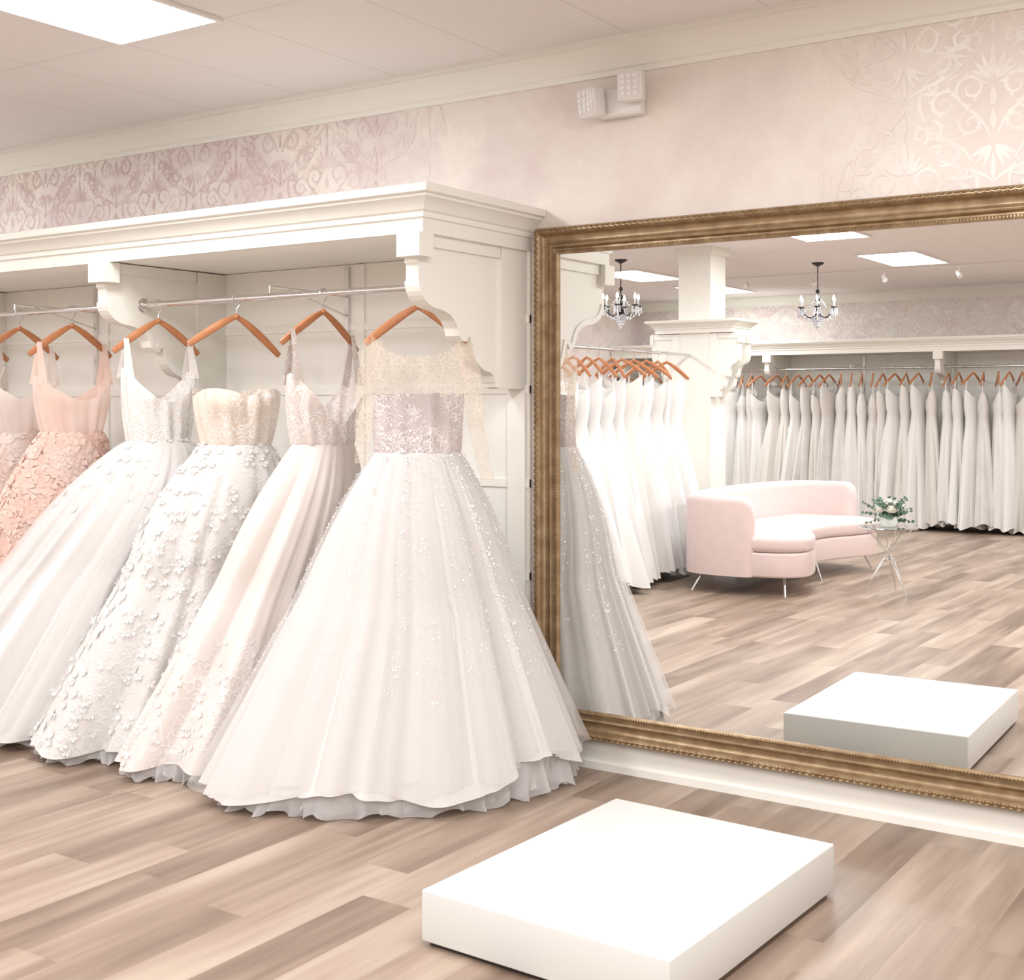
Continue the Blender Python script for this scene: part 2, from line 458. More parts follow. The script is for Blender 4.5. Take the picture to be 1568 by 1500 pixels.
# ------------------------------------------------------------------ ceiling light panels
M_panel = emit('troffer_diffuser', (.96, .985, 1, 1), 24)
def troffer(x, y):
    e = empty('ceiling_light_panel', (x, y, 3.0))
    g = Geo()
    g.add([(x-.28, y-.58, 2.99), (x+.28, y-.58, 2.99), (x+.28, y+.58, 2.99), (x-.28, y+.58, 2.99)], [(3, 2, 1, 0)]); g.obj('diffuser', M_panel, e, False, None)
    g = Geo()
    for a, b in (((x-.3, y-.6, 2.985), (x+.3, y-.58, 2.9995)), ((x-.3, y+.58, 2.985), (x+.3, y+.6, 2.9995)),
                 ((x-.3, y-.58, 2.985), (x-.28, y+.58, 2.9995)), ((x+.28, y-.58, 2.985), (x+.3, y+.58, 2.9995))):
        g.box(a, b)
    g.obj('rim', M_plastic, e, False, None)
for x in (-7.05, -4.01, -1.01, 1.99):
    for y in (-1.75, -3.9, -5.97, -8.45, -10.5):
        if x == -4.01 and y == -10.5: continue
        troffer(x, y)

# ------------------------------------------------------------------ corbel
CORB = [(0, 2.171), (.755, 2.171), (.755, 2.055), (.745, 2.045), (.745, 1.985)]
for i in range(1, 9):
    t = i/8*pi/2; CORB.append((.615+.13*cos(t), 1.985-.10*sin(t)))
CORB += [(.585, 1.88), (.55, 1.868), (.515, 1.845), (.492, 1.815), (.482, 1.785), (.46, 1.765), (.435, 1.765), (.425, 1.782), (.41, 1.787)]
for i in range(1, 9):
    t = i/8*pi/2; CORB.append((.27+.135*cos(t), 1.785-.14*sin(t)))
CORB += [(.245, 1.63), (.232, 1.60), (.225, 1.58), (0, 1.58)]
def add_corbel(g, fn, ds=1.0):
    def ex(poly, a, b): g.extr([(u*ds, v) for u, v in poly], lambda u, v, w: fn(w, u, v), a, b)
    ex(CORB, .035, .095)
    ex([(.70, 2.075), (.79, 2.075), (.79, 2.167), (.70, 2.167)], -.005, .107)
    ex([(0, 1.575), (.2, 1.575), (.2, 2.168), (0, 2.168)], .020, .110)
    ex([(.205, 2.12), (.695, 2.12), (.695, 2.169), (.205, 2.169)], .024, .104)
    n = len(CORB)
    outer = []; inner = []
    for i in range(4, n-2):
        a, b = CORB[i-1]; c, d = CORB[i+1]; l = math.hypot(c-a, d-b)
        nx, nz = (d-b)/l, -(c-a)/l
        u, z = CORB[i]
        sg = -1
        outer.append((u+sg*nx*.003, z+sg*nz*.003)); inner.append((u-sg*nx*.024, z-sg*nz*.024))
    for i in range(len(outer)-1):
        ex([outer[i], outer[i+1], inner[i+1], inner[i]], .029, .101)

CP = [(0, 2.168), (0, 2.222), (.010, 2.226), (.010, 2.246), (.020, 2.252), (.028, 2.268), (.048, 2.292), (.058, 2.297), (.058, 2.306), (.075, 2.312), (.078, 2.338), (.074, 2.342)]
def canopy(parent, x0, x1, yw, s, depth=.76):
    g = Geo(); V = []; F = []
    prof = [(-.02, 2.168)]+CP
    for o, z in prof:
        V += [(x0, yw-s*(depth+o), z), (x1+o, yw-s*(depth+o), z), (x1+o, yw-s*.002, z)]
    for i in range(len(prof)-1):
        for j in range(2):
            q = (3*i+j, 3*i+j+1, 3*i+4+j, 3*i+3+j); F.append(q if s > 0 else q[::-1])
    g.add(V, F)
    o = CP[-1][0]; z = CP[-1][1]
    g.add([(x0, yw-s*(depth+o), z), (x1+o, yw-s*(depth+o), z), (x1+o, yw-s*.002, z), (x0, yw-s*.002, z)], [(0, 1, 2, 3)])
    g.box((x0, min(yw-s*.002, yw-s*(depth-.01)), 2.174), (x1-.01, max(yw-s*.002, yw-s*(depth-.01)), 2.2), 1)
    g.obj('canopy', [M_trim, M_niche], parent, True, 30)

def rod_set(parent, xa, xb, yw, s, d=.535, z=1.983):
    g = Geo(); y = yw-s*d
    g.tube([(xa, y, z), (xb, y, z)], .0145, 14)
    for x, k in ((xa, 1), (xb, -1)):
        g.tube([(x, y, z), (x+k*.006, y, z), (x+k*.012, y, z)], [.034, .034, .022], 18)
        g.tube([(x+k*.01, y, z), (x+k*.03, y, z)], .02, 14)
    xm = (xa+xb)/2-.05
    g.box((xm-.012, min(yw-s*.012, yw-s*.03), 1.62), (xm+.012, max(yw-s*.012, yw-s*.03), 2.16))
    yb = yw-s*.03
    g.tube([(xm, yb, 2.02), (xm, y+s*.03, 2.03), (xm, y, 2.03), (xm, y, 2.0)], .006, 8)
    g.tube([(xm, yb, 1.93), (xm, y+s*.12, 2.02)], .005, 8)
    g.obj('hanging_rod', M_chrome, parent)

def shelf_unit(name, x0, x1, yw, s, corbs):
    e = empty(name, ((x0+x1)/2, yw-s*.01, 2.2))
    canopy(e, x0, x1, yw, s)
    g = Geo()
    for cx in corbs: add_corbel(g, lambda w, d, z, cx=cx: (cx-w, yw-s*d-s*.004, z))
    g.obj('corbels', M_trim, e, True, 30)
    g = Geo()
    def bx(a, b, z0, z1, d0, d1): g.box((a, min(yw-s*d0, yw-s*d1), z0), (b, max(yw-s*d0, yw-s*d1), z1))
    bx(x0, x1, .12, 2.172, .001, .012)
    for z in (.75, 1.15, 1.555, 1.86): bx(x0, x1, z, z+.035, .0, .02)
    for cx in corbs:
        bx(cx-.11, cx-.02, .12, 1.575, .0, .03)
        bx(cx-.98, cx-.93, .12, 2.17, .0, .024)
    g.obj('back_panel', M_niche, e, False, None)
    cs = sorted(corbs)
    for a, b in zip(cs, cs[1:]): rod_set(e, a-.035, b-.095, yw, s)
    return e
shelf_unit('rack_shelf', XL+.01, -3.04, 0, 1, [-3.035-1.84*i for i in range(4)])
shelf_unit('rack_shelf', XL+.01, 2.2, YF, -1, [2.2-2.2*i for i in range(6)])

# ------------------------------------------------------------------ hangers
def hanger_geo(g, c, ang, top=1.983, w=.215, drop=.15, tilt=0.0, mi_w=0, mi_h=1, n=9):
    dx, dy = cos(ang), sin(ang)
    zA = top-.075
    for sgn in (-1, 1):
        pts = []; rs = []
        for i in range(n):
            t = i/(n-1)
            x = sgn*w*t
            z = zA-.004-drop*(.25*t+.75*t**1.25)+sgn*tilt*t
            bow = .02*t*t
            pts.append((c[0]+dx*x-dy*bow, c[1]+dy*x+dx*bow, z)); rs.append(.0105+.006*sin(pi*min(1, t*1.0))+.003*t)
        g.tube(pts, rs, 8, mi_w, flat=.62)
    g.ball((c[0], c[1], zA-.004), .014, 8, 6, mi_w)
    R = .021
    hk = [(0, zA), (0, zA+.03), (.012, top-.03), (R*.98, top-.005)]+[(R*cos(a), top+R*sin(a)) for a in [pi*k/8 for k in range(1, 9)]]+[(-R*.9, top-.01)]
    g.tube([(c[0]+dx*u, c[1]+dy*u, z) for u, z in hk], .0022, 6, mi_h)

# ------------------------------------------------------------------ gown builder
def make_gown(name, loc, ang, waist, hemc, hang, hr, mats, wr=(.16, .11), topz=1.58, bust=(.185, .12),
              topfn=None, hemz=.04, seed=1, amp=.06, p=1.0, folds=(9, 17, 31), nth=280, sheer_from=None,
              straps=None, sleeves=None, tilt=0.0, ruffle=True, scatter=None, hdrop=.15, hemfn=None, ymax=-.1, bodyoff=(0, 0), overlay=None, hip=0.0, sequins=0):
    rnd = random.Random(seed)
    e = empty(name, (loc[0], loc[1], 1.983))
    hg = Geo(); hanger_geo(hg, loc, ang, tilt=tilt, drop=hdrop, n=12); hg.obj('hanger', [M_wood, M_chrome], e)
    ph = [rnd.uniform(0, 6.28) for _ in range(12)]
    bx, by = loc[0]+bodyoff[0], loc[1]+bodyoff[1]
    def fold(th, t, o=0.0):
        a = th+.16*sin(2*th+ph[0]+o)+.09*sin(5*th+ph[1]+2*o)
        lobe = 2*abs(sin(folds[0]*a/2+ph[2]+o+.25*t))**.75-1
        lobe2 = 2*abs(sin(folds[1]*a/2+ph[3]-o+.2*sin(2*t)))**.8-1
        f = .55*lobe*(.7+.5*sin(3*th+ph[7])) + .32*lobe2 + .14*sin(folds[2]*a+ph[4])
        f += .22*sin(4*a+ph[5]+t)
        return f
    def skirt_pt(th, t, grow=0.0, o=0.0, am=None):
        am = amp if am is None else am
        tt = t**p
        cx = bx+(hemc[0]-bx)*t**1.1; cy = by+(hemc[1]-by)*t**1.1
        a = ang+(hang-ang)*min(1, t*2.0)
        h = hip*sin(pi*min(1, t*2.2))*(1-t)
        rw = wr[0]+(hr[0]-wr[0])*tt+h; rd = wr[1]+(hr[1]-wr[1])*tt+h
        fl = fold(th, t, o)
        k = 1+am*(t**.45)*fl
        u = (rw+grow)*cos(th)*k; v = (rd+grow)*sin(th)*k
        hz = hemz+(hemfn(th) if hemfn else 0)+.012*sin(5*th+ph[6]+o)-.02*fold(th, 1, o)*.5
        z = waist+(max(.012, hz)-waist)*t
        x = cx+cos(a)*u-sin(a)*v; y = cy+sin(a)*u+cos(a)*v
        return x, min(y, ymax-.004*abs(sin(th*40))), z
    V = []; F = []; MI = []
    rows = 46
    for i in range(rows+1):
        for j in range(nth): V.append(skirt_pt(2*pi*j/nth, i/rows))
    for i in range(rows):
        for j in range(nth):
            F.append((i*nth+j, (i+1)*nth+j, (i+1)*nth+(j+1) % nth, i*nth+(j+1) % nth)); MI.append(0)
    b0 = len(V); br = 18
    tf = topfn or (lambda th: topz)
    for i in range(br+1):
        t = i/br
        for j in range(nth):
            th = 2*pi*j/nth
            z = waist+(tf(th)-waist)*t
            q = max(0, min(1, (z-waist)/max(.01, (topz-waist))))
            s = sin(q*pi/2)**.9
            rw = wr[0]+(bust[0]-wr[0])*s; rd = wr[1]+(bust[1]-wr[1])*sin(pi*min(1, q*1.15)*.75)
            fr = max(0, -sin(th)); bshape = .03*fr*math.exp(-((q-.72)/.22)**2)*(abs(cos(th))*1.4+.3)
            wob = .004*sin(11*th+ph[1])+.003*sin(17*th+ph[2]+3*q)
            u = (rw+wob)*cos(th); v = (rd+bshape+wob)*sin(th)
            V.append((bx+cos(ang)*u-sin(ang)*v, by+sin(ang)*u+cos(ang)*v, z))
    for i in range(br):
        for j in range(nth):
            f = (b0+i*nth+j, b0+i*nth+(j+1) % nth, b0+(i+1)*nth+(j+1) % nth, b0+(i+1)*nth+j)
            F.append(f); zz = sum(V[k][2] for k in f)/4
            MI.append(2 if (sheer_from is not None and zz > sheer_from) else 1)
    mesh_obj('gown', V, F, mats, e, True, MI)
    if overlay:
        V2 = []; F2 = []; nn = 300
        for i in range(rows+1):
            for j in range(nn): V2.append(skirt_pt(2*pi*j/nn, i/rows*.975, .004+.026*(i/rows), 1.3, amp*1.15))
        for i in range(rows):
            for j in range(nn): F2.append((i*nn+j, (i+1)*nn+j, (i+1)*nn+(j+1) % nn, i*nn+(j+1) % nn))
        mesh_obj('tulle_overlay', V2, F2, overlay, e, True)
    if sequins:
        g = Geo()
        streaks = [rnd.uniform(0, 2*pi) for _ in range(34)]
        for _ in range(sequins):
            th = rnd.choice(streaks)+rnd.gauss(0, .03); t = .01+.72*rnd.random()**1.5
            P = Vector(skirt_pt(th, t, .006+.03*t, 1.3, amp*1.15))
            P2 = Vector(skirt_pt(th+.02, t, .006+.03*t, 1.3, amp*1.15)); P3 = Vector(skirt_pt(th, t+.02, .006+.03*t, 1.3, amp*1.15))
            nr = (P2-P).cross(P3-P)
            if nr.length < 1e-9 or P.y > -.15: continue
            nr.normalize()
            cc = Vector((bx+(hemc[0]-bx)*t, by+(hemc[1]-by)*t, P.z))
            if nr.dot(P-cc) < 0: nr = -nr
            n2 = (nr+Vector((rnd.gauss(0, .3), rnd.gauss(0, .3), rnd.gauss(.25, .35)))).normalized()
            a1 = n2.orthogonal().normalized(); a2 = n2.cross(a1); s = rnd.choice((.0014, .0016, .0020, .0024, .0036)); P += nr*.004
            g.add([P+(a1*cos(q*pi/3)+a2*sin(q*pi/3))*s for q in range(6)], [(0, 1, 2, 3, 4, 5)])
        g.obj('sequins', M_sequin, e, False, None)
    if straps:
        g = Geo()
        for sx in (-1, 1):
            for sy in (-1, 1):
                th = (0.42 if sx > 0 else pi-.42)*sy
                zt = tf(th)-.02
                bu = bust[0]*cos(th); bv = bust[1]*sin(th)
                A = Vector((bx+cos(ang)*bu-sin(ang)*bv, by+sin(ang)*bu+cos(ang)*bv, zt))
                tz = 1.983-.075-hdrop*.72+.006+sx*tilt*.7
                u = sx*straps
                B = Vector((loc[0]+cos(ang)*u, loc[1]+sin(ang)*u, tz+.012))
                pts = [A.lerp(B, k/8) for k in range(9)]
                dirw = Vector((cos(ang), sin(ang), 0))
                vv = []; ff = []
                for k, q in enumerate(pts):
                    w = .024-.012*k/8
                    vv += [q-dirw*w, q+dirw*w]
                for k in range(8): ff.append((2*k, 2*k+1, 2*k+3, 2*k+2))
                g.add(vv, ff)
        g.obj('straps', mats[1], e)
    if sleeves:
        g = Geo()
        for sx, pts, rr in sleeves:
            P = []; n = 22
            for k in range(n+1):
                t = k/n; m = len(pts)-1; i0 = min(int(t*m), m-1); f = t*m-i0
                P.append(Vector(pts[i0]).lerp(Vector(pts[i0+1]), f))
            for _ in range(3):
                P = [P[0]]+[(P[k-1]+P[k]*2+P[k+1])/4 for k in range(1, len(P)-1)]+[P[-1]]
            V2 = []; F2 = []; nn = 20
            for k, q in enumerate(P):
                t = k/n; r = interp(rr, t)
                for j in range(nn):
                    th = 2*pi*j/nn; rj = r*(1+.14*sin(3*th+5*t)+.08*sin(9*t*3+2*th))
                    V2.append(q+Vector((cos(ang), sin(ang), 0))*cos(th)*rj+Vector((-sin(ang), cos(ang), 0))*sin(th)*rj*.4)
            for k in range(n):
                for j in range(nn): F2.append((k*nn+j, (k+1)*nn+j, (k+1)*nn+(j+1) % nn, k*nn+(j+1) % nn))
            g.add(V2, F2)
        g.obj('sleeves', mats[2] if len(mats) > 2 else mats[1], e)
    if ruffle:
        g = Geo()
        for L in range(2):
            nn = 720; V2 = []; F2 = []
            ppr = rnd.uniform(0, 6)
            for i in range(6):
                t = i/5
                for j in range(nn):
                    th = 2*pi*j/nn
                    wv = .030*sin(30*th+5*sin(3*th+ppr))+.018*sin(47*th+ppr+3*sin(5*th))
                    k = (.95-.05*L)*(1+amp*.6*fold(th, 1))+t*t*(wv+.02)
                    th2 = th+t*t*.018*sin(30*th+5*sin(3*th+ppr)+1.6)
                    u = hr[0]*cos(th2)*k; v = hr[1]*sin(th2)*k
                    zz = (hemz+.06+(hemfn(th) if hemfn else 0))*(1-t)+(.01+.014*L+.014*sin(23*th+ppr+4*sin(2*th)))*t
                    x = hemc[0]+cos(hang)*u-sin(hang)*v; y = hemc[1]+sin(hang)*u+cos(hang)*v
                    V2.append((x, min(y, ymax), max(.003, zz)))
            for i in range(5):
                for j in range(nn): F2.append((i*nn+j, (i+1)*nn+j, (i+1)*nn+(j+1) % nn, i*nn+(j+1) % nn))
            g.add(V2, F2)
        g.obj('hem_ruffles', F_org, e)
    if scatter:
        for (cnt, s0, s1, t0, t1, mat, nm, lf) in scatter:
            g = Geo()
            for _ in range(cnt):
                t = t0+(t1-t0)*rnd.random()**.8
                i = min(rows-1, int(t*rows)); j = rnd.randrange(nth)
                A = Vector(V[i*nth+j]); B = Vector(V[i*nth+(j+1) % nth]); C = Vector(V[min(rows, i+1)*nth+j])
                nrm = (C-A).cross(B-A)
                if nrm.length < 1e-9: continue
                nrm.normalize()
                cc = Vector((bx+(hemc[0]-bx)*t, by+(hemc[1]-by)*t, A.z))
                if nrm.dot(A-cc) < 0: nrm = -nrm
                if A.y > -.2: continue
                t1v = nrm.orthogonal().normalized(); t1v.rotate(Matrix.Rotation(rnd.random()*6.28, 3, nrm)); t2v = nrm.cross(t1v)
                s = rnd.uniform(s0, s1); vv = [A+nrm*.004]; ff = []
                for q in range(5):
                    a0 = 2*pi*q/5
                    b = len(vv)
                    lift = rnd.uniform(.25, .7)*s*lf
                    for da, rr, ll in ((-.55, .55, .35), (-.38, 1, 1), (.38, 1, .9), (.55, .55, .3)):
                        w = A+(t1v*cos(a0+da)+t2v*sin(a0+da))*s*rr+nrm*(lift*ll+.004)
                        w.z = max(w.z, .01); vv.append(w)
                    ff.append((0, b, b+1, b+2, b+3))
                g.add(vv, ff)
            g.obj(nm, mat, e)
    return e

YR = -.535
A1 = math.radians(36)
def sl(u, v, z): return (-3.24+cos(A1)*u-sin(A1)*v, YR+sin(A1)*u+cos(A1)*v, z)
bumpf = lambda th, c, w: math.exp(-((((th-c+pi) % (2*pi))-pi)/w)**2)
F_over = fabric('tulle_overlay', srgb(250, 246, 243), None, .4, alpha=.3, k=.87)
make_gown('wedding_dress', (-3.24, YR), A1, 1.315, (-3.2, -.69), math.radians(50), (.70, .40),
          [F_tulle, F_bod1, F_sheer], wr=(.172, .12), topz=1.78, bust=(.185, .1),
          topfn=lambda th: 1.70+.09*abs(cos(th))**3, hemz=.055, seed=3, amp=.12, p=.98, folds=(10, 19, 33), sheer_from=1.545,
          hemfn=lambda th: .03*(1+cos(th))-.02*max(0, -sin(th))+.07*bumpf(th, 5.5, .25)+.04*bumpf(th, 4.3, .3), hip=.025,
          sleeves=[(-1, [sl(-.18, 0, 1.77), sl(-.212, -.02, 1.62), sl(-.215, -.03, 1.45), sl(-.222, -.02, 1.27)], [(0, .035), (.3, .038), (1, .026)]),
                   (1, [sl(.18, 0, 1.77), sl(.212, -.02, 1.62), sl(.235, -.03, 1.42), sl(.285, -.02, 1.2)], [(0, .035), (.3, .038), (1, .026)])],
          overlay=F_over, sequins=3600)
A2 = math.radians(84)
make_gown('wedding_dress', (-3.754, YR), A2, 1.34, (-4.06, -.74), math.radians(75), (.5, .35),
          [F_satin, F_bod2], wr=(.15, .1), topz=1.62, bust=(.185, .11),
          topfn=lambda th: 1.42+.22*abs(cos(th))**1.6, hemz=.06, seed=11, amp=.17, p=.95, folds=(9, 14, 23), straps=.17, tilt=-.01, ruffle=True, hip=.03,
          scatter=[(420, .008, .016, .62, 1.0, F_petal, 'hem_applique', .4)])
A3 = math.radians(68)
make_gown('wedding_dress', (-4.279, YR), A3, 1.33, (-4.60, -.70), math.radians(70), (.54, .44),
          [F_ivory, F_bod3], wr=(.16, .11), topz=1.6, bust=(.2, .13),
          topfn=lambda th: 1.545+.035*abs(sin(2*th)), hemz=.06, seed=21, amp=.13, p=.85, folds=(9, 16, 27), tilt=-.02, hip=.05,
          scatter=[(900, .010, .024, .15, 1.0, F_petal, 'flower_applique', .6), (70, .014, .024, 0, .1, F_petal, 'waist_applique', .6)])
A4 = math.radians(75)
make_gown('wedding_dress', (-4.80, YR), A4, 1.34, (-5.50, -.74), math.radians(60), (.60, .72),
          [F_white, F_bod4], wr=(.15, .1), topz=1.64, bust=(.18, .11),
          topfn=lambda th: 1.52+.16*abs(cos(th))**2, hemz=.06, seed=31, amp=.12, p=.72, folds=(11, 21, 37), straps=.16, overlay=F_over, hip=.04,
          scatter=[(110, .01, .022, 0, .25, F_petal, 'lace_applique', .5)])
for k, (x, ms, cnt) in enumerate(((-5.44, (F_peach, F_peach), 2200), (-5.87, (F_peach2, F_peach2), 1300))):
    make_gown('peach_ball_gown', (x, YR), math.radians(78), 1.36, (x-.5, -.6), math.radians(80), (.46, .42),
              ms, wr=(.15, .1), topz=1.62, bust=(.19, .12), topfn=lambda th: 1.53+.12*abs(cos(th))**2, hemz=.08, seed=41+k, amp=.08,
              p=.7, straps=.17, ruffle=False, nth=140,
              scatter=[(cnt, .022, .045, .0, .9, ms[0], 'tulle_petals', .3)])
for k, x in enumerate((-6.3, -6.95, -7.6, -8.2)):
    make_gown('wedding_dress', (x, YR), math.radians(80), 1.34, (x-.1, -.62), math.radians(85), (.46, .3),
              (F_white, F_bod2), wr=(.15, .1), topz=1.62, bust=(.18, .11), topfn=lambda th: 1.5+.14*abs(cos(th))**2, hemz=.06,
              seed=60+k, amp=.06, straps=.16, ruffle=False, nth=100)
e = empty('price_tag', (-5.72, -.8, 1.48))
g = Geo(); g.box((-5.75, -.80, 1.44), (-5.70, -.797, 1.53)); g.tube([(-5.725, -.79, 1.53), (-5.73, -.72, 1.7)], .0012, 5)
g.obj('tag', M_white, e, False, None)

# ------------------------------------------------------------------ rows of gowns (opposite side of shop)
def gown_row(name, p0, p1, n, perp, hemw, seed, z0=1.983, hemd=.14):
    rnd = random.Random(seed); g = Geo()
    p0 = Vector(p0); p1 = Vector(p1)
    rd = (p1-p0).normalized()
    e = empty(name, (p0+p1)/2)
    nt_, rows = 44, 14
    for i in range(n):
        c = p0.lerp(p1, (i+.5)/n)+rd*rnd.uniform(-.02, .02)
        ang = perp+rnd.uniform(-.45, .45)
        hanger_geo(g, (c.x, c.y), ang, top=z0, mi_w=3, mi_h=4, n=6, tilt=rnd.uniform(-.015, .015))
        mi = rnd.choice((0, 0, 0, 1, 2)); wz = rnd.uniform(1.3, 1.38)
        top = rnd.uniform(1.58, 1.74); hz = rnd.uniform(.03, .12)
        hw = hemw*rnd.uniform(.8, 1.15); hd = hemd*rnd.uniform(.8, 1.35)
        off = rnd.uniform(-.06, .06); ph = rnd.uniform(0, 6); k1 = rnd.choice((6, 7, 8))
        V = []; F = []
        for r in range(rows+1):
            t = r/rows
            if t < .25:
                q = t/.25; z = top+(wz-top)*q; wv = .18-.05*q*q; dv = .055+.02*sin(pi*q); s = 0
            else:
                s = (t-.25)/.75; z = wz+(hz-wz)*s; wv = .13+(hw-.13)*s**.8; dv = .06+(hd-.06)*s**.8
            for j in range(nt_):
                th = 2*pi*j/nt_
                kk = 1+.15*s**.5*(2*abs(sin(k1*th/2*1.0+ph+s*.4))**.8-1)+.07*s*sin(13*th+ph)
                u = wv*cos(th)*kk; v = dv*sin(th)*kk
                zz = z+(.1*abs(cos(th))**2-.05 if t == 0 else 0)+(.02*sin(k1*th+ph+s) if r == rows else 0)
                V.append((c.x+cos(ang)*u-sin(ang)*v+rd.x*off*s, c.y+sin(ang)*u+cos(ang)*v+rd.y*off*s, zz))
        for r in range(rows):
            for j in range(nt_): F.append((r*nt_+j, (r+1)*nt_+j, (r+1)*nt_+(j+1) % nt_, r*nt_+(j+1) % nt_))
        g.add(V, F, mi)
        for sx in (-1, 1):
            u = sx*.15; B = (c.x+cos(ang)*u, c.y+sin(ang)*u, z0-.075-.1)
            u = sx*.16; A = (c.x+cos(ang)*u, c.y+sin(ang)*u, top)
            g.tube([A, B], .008, 5, mi)
    g.obj('gowns', F_row+[M_wood, M_chrome], e)
    return e
yfar = YF+.68
cs = [2.2-2.2*i for i in range(6)]
for a, b in zip(cs[1:], cs):
    gown_row('wedding_dress_row', (a-.02, yfar, 1.983), (b-.1, yfar, 1.983), 15, pi/2, .33, int(a*10)+300, hemd=.15)
RX = -5.42
rail = empty('garment_rail', (RX, -5.0, 1.0))
g = Geo()
g.tube([(RX, -6.455, 1.983), (RX, -3.42, 1.983), (RX, -3.40, 1.97), (RX, -3.40, .02)], .0145, 12)
g.box((RX-.3, -3.425, 0), (RX+.3, -3.375, .03), bev=.008)
g.obj('rail_frame', M_chrome, rail)
gown_row('wedding_dress_row', (RX, -6.1, 1.983), (RX, -3.6, 1.983), 12, 0, .46, 77, hemd=.26)

# ------------------------------------------------------------------ column with corbels
CX, CY = -5.37, -6.62
e = empty('column', (CX, CY, 1.5))
g = Geo(); H = .165
g.box((CX-H, CY-H, 0), (CX+H, CY+H, 3.0)); g.box((CX-H-.015, CY-H-.015, 0), (CX+H+.015, CY+H+.015, .14))
g.box((CX-H-.03, CY-H-.03, 2.93), (CX+H+.03, CY+H+.03, 3.0))
V = []; F = []
for o, z in CP:
    hx, hy = .40+o, H+.03+o
    z = 2.19+(z-2.168)*.7
    V += [(CX-hx, CY-hy, z), (CX+hx, CY-hy, z), (CX+hx, CY+hy, z), (CX-hx, CY+hy, z)]
n = len(CP)
for i in range(n-1):
    for j in range(4): F.append((4*i+j, 4*i+(j+1) % 4, 4*i+4+(j+1) % 4, 4*i+4+j))
F.append((3, 2, 1, 0)); F.append(tuple(4*(n-1)+j for j in range(4)))
g.add(V, F)
for yy in (-.14, .06):
    add_corbel(g, lambda w, d, z, yy=yy: (CX+H-.01+d, CY+yy+w, z+.015), .4)
    add_corbel(g, lambda w, d, z, yy=yy: (CX-H+.01-d, CY+yy+w, z+.015), .4)
g.obj('shaft', M_trim, e, True, 30)

# ------------------------------------------------------------------ mirror
mx0, mx1, mz0, mz1 = -2.985, .12, .122, 2.255
e = empty('wall_mirror', ((mx0+mx1)/2, -.04, (mz0+mz1)/2))
prof = [(0, .001), (0, .055), (.004, .066), (.012, .074), (.02, .075), (.028, .068), (.032, .056), (.036, .050), (.046, .043), (.058, .043), (.068, .050), (.072, .058), (.078, .061), (.084, .058), (.088, .048), (.092, .044), (.098, .045), (.102, .052), (.108, .054), (.114, .050), (.116, .041)]
g = Geo(); V = []; F = []
for o, h in prof:
    V += [(mx0+o, -h, mz0+o), (mx1-o, -h, mz0+o), (mx1-o, -h, mz1-o), (mx0+o, -h, mz1-o)]
for i in range(len(prof)-1):
    for j in range(4): F.append((4*i+j, 4*i+(j+1) % 4, 4*i+4+(j+1) % 4, 4*i+4+j))
g.add(V, F)
def beads(off, h, step, rx, rz):
    def along(p, q):
        L = math.hypot(q[0]-p[0], q[1]-p[1]); n = int(L/step)
        hor = abs(q[0]-p[0]) > abs(q[1]-p[1])
        for i in range(n+1):
            t = (i+.5)/(n+1); x = p[0]+(q[0]-p[0])*t; z = p[1]+(q[1]-p[1])*t
            g.ball((x, -h, z), 1, 6, 4, 0, rx if hor else rz, .007, rz if hor else rx)
    x0, x1, z0, z1 = mx0+off, mx1-off, mz0+off, mz1-off
    along((x0, z0), (x1, z0)); along((x0, z1), (x1, z1)); along((x0, z0), (x0, z1)); along((x1, z0), (x1, z1))
beads(.010, .074, .026, .0105, .0055); beads(.021, .075, .026, .0085, .005)
beads(.105, .053, .012, .0045, .0035)
g.obj('gilded_frame', M_gold, e, True, 40)
g = Geo(); i_ = .114
g.add([(mx0+i_, -.042, mz0+i_), (mx1-i_, -.042, mz0+i_), (mx1-i_, -.042, mz1-i_), (mx0+i_, -.042, mz1-i_)], [(0, 1, 2, 3)])
g.obj('mirror_glass', M_mirror, e, False, None)

# ------------------------------------------------------------------ platform
e = empty('display_platform', (-1.805, -1.318, 0))
Mx = Matrix.Translation((-1.805, -1.318, 0)) @ Matrix.Rotation(math.radians(-2), 4, 'Z')
g = Geo(); g.box((-.392, -.518, .014), (.392, .518, .156), 0, Mx, bev=.005); g.obj('deck', M_white, e, True, 30)
g = Geo(); g.box((-.374, -.50, 0), (.374, .50, .015), 0, Mx); g.obj('plinth', M_dark, e, False, None)  # recessed base, coloured near-black as the shadow gap below the deck

# ------------------------------------------------------------------ emergency light
e = empty('emergency_light', (-2.57, -.03, 2.74))
g = Geo(); T = Matrix.Translation((.05, 0, -.03))
g.box((-2.73, -.055, 2.715), (-2.53, -.001, 2.83), 0, T, bev=.012)
M1 = T @ Matrix.Translation((-2.74, -.085, 2.775)) @ Matrix.Rotation(math.radians(-18), 4, 'Z') @ Matrix.Rotation(math.radians(6), 4, 'X')
M2 = T @ Matrix.Translation((-2.545, -.10, 2.815)) @ Matrix.Rotation(math.radians(14), 4, 'Z') @ Matrix.Rotation(math.radians(4), 4, 'X')
for Mh in (M1, M2):
    g.box((-.052, -.035, -.06), (.052, .035, .06), 0, Mh, bev=.012)
    g.tube([(0, .03, 0), (0, .06, 0)], .02, 12, 0, Mh)
    g.box((-.044, -.0375, -.05), (.044, -.034, .05), 1, Mh, bev=.001)
    for a in range(3):
        for b in range(4):
            g.box((-.036+a*.026, -.041, -.042+b*.023), (-.018+a*.026, -.036, -.028+b*.023), 0, Mh)
g.obj('housing', [M_plastic, princ('lamp_lens', srgb(226, 221, 219), .25)], e, True, 30)

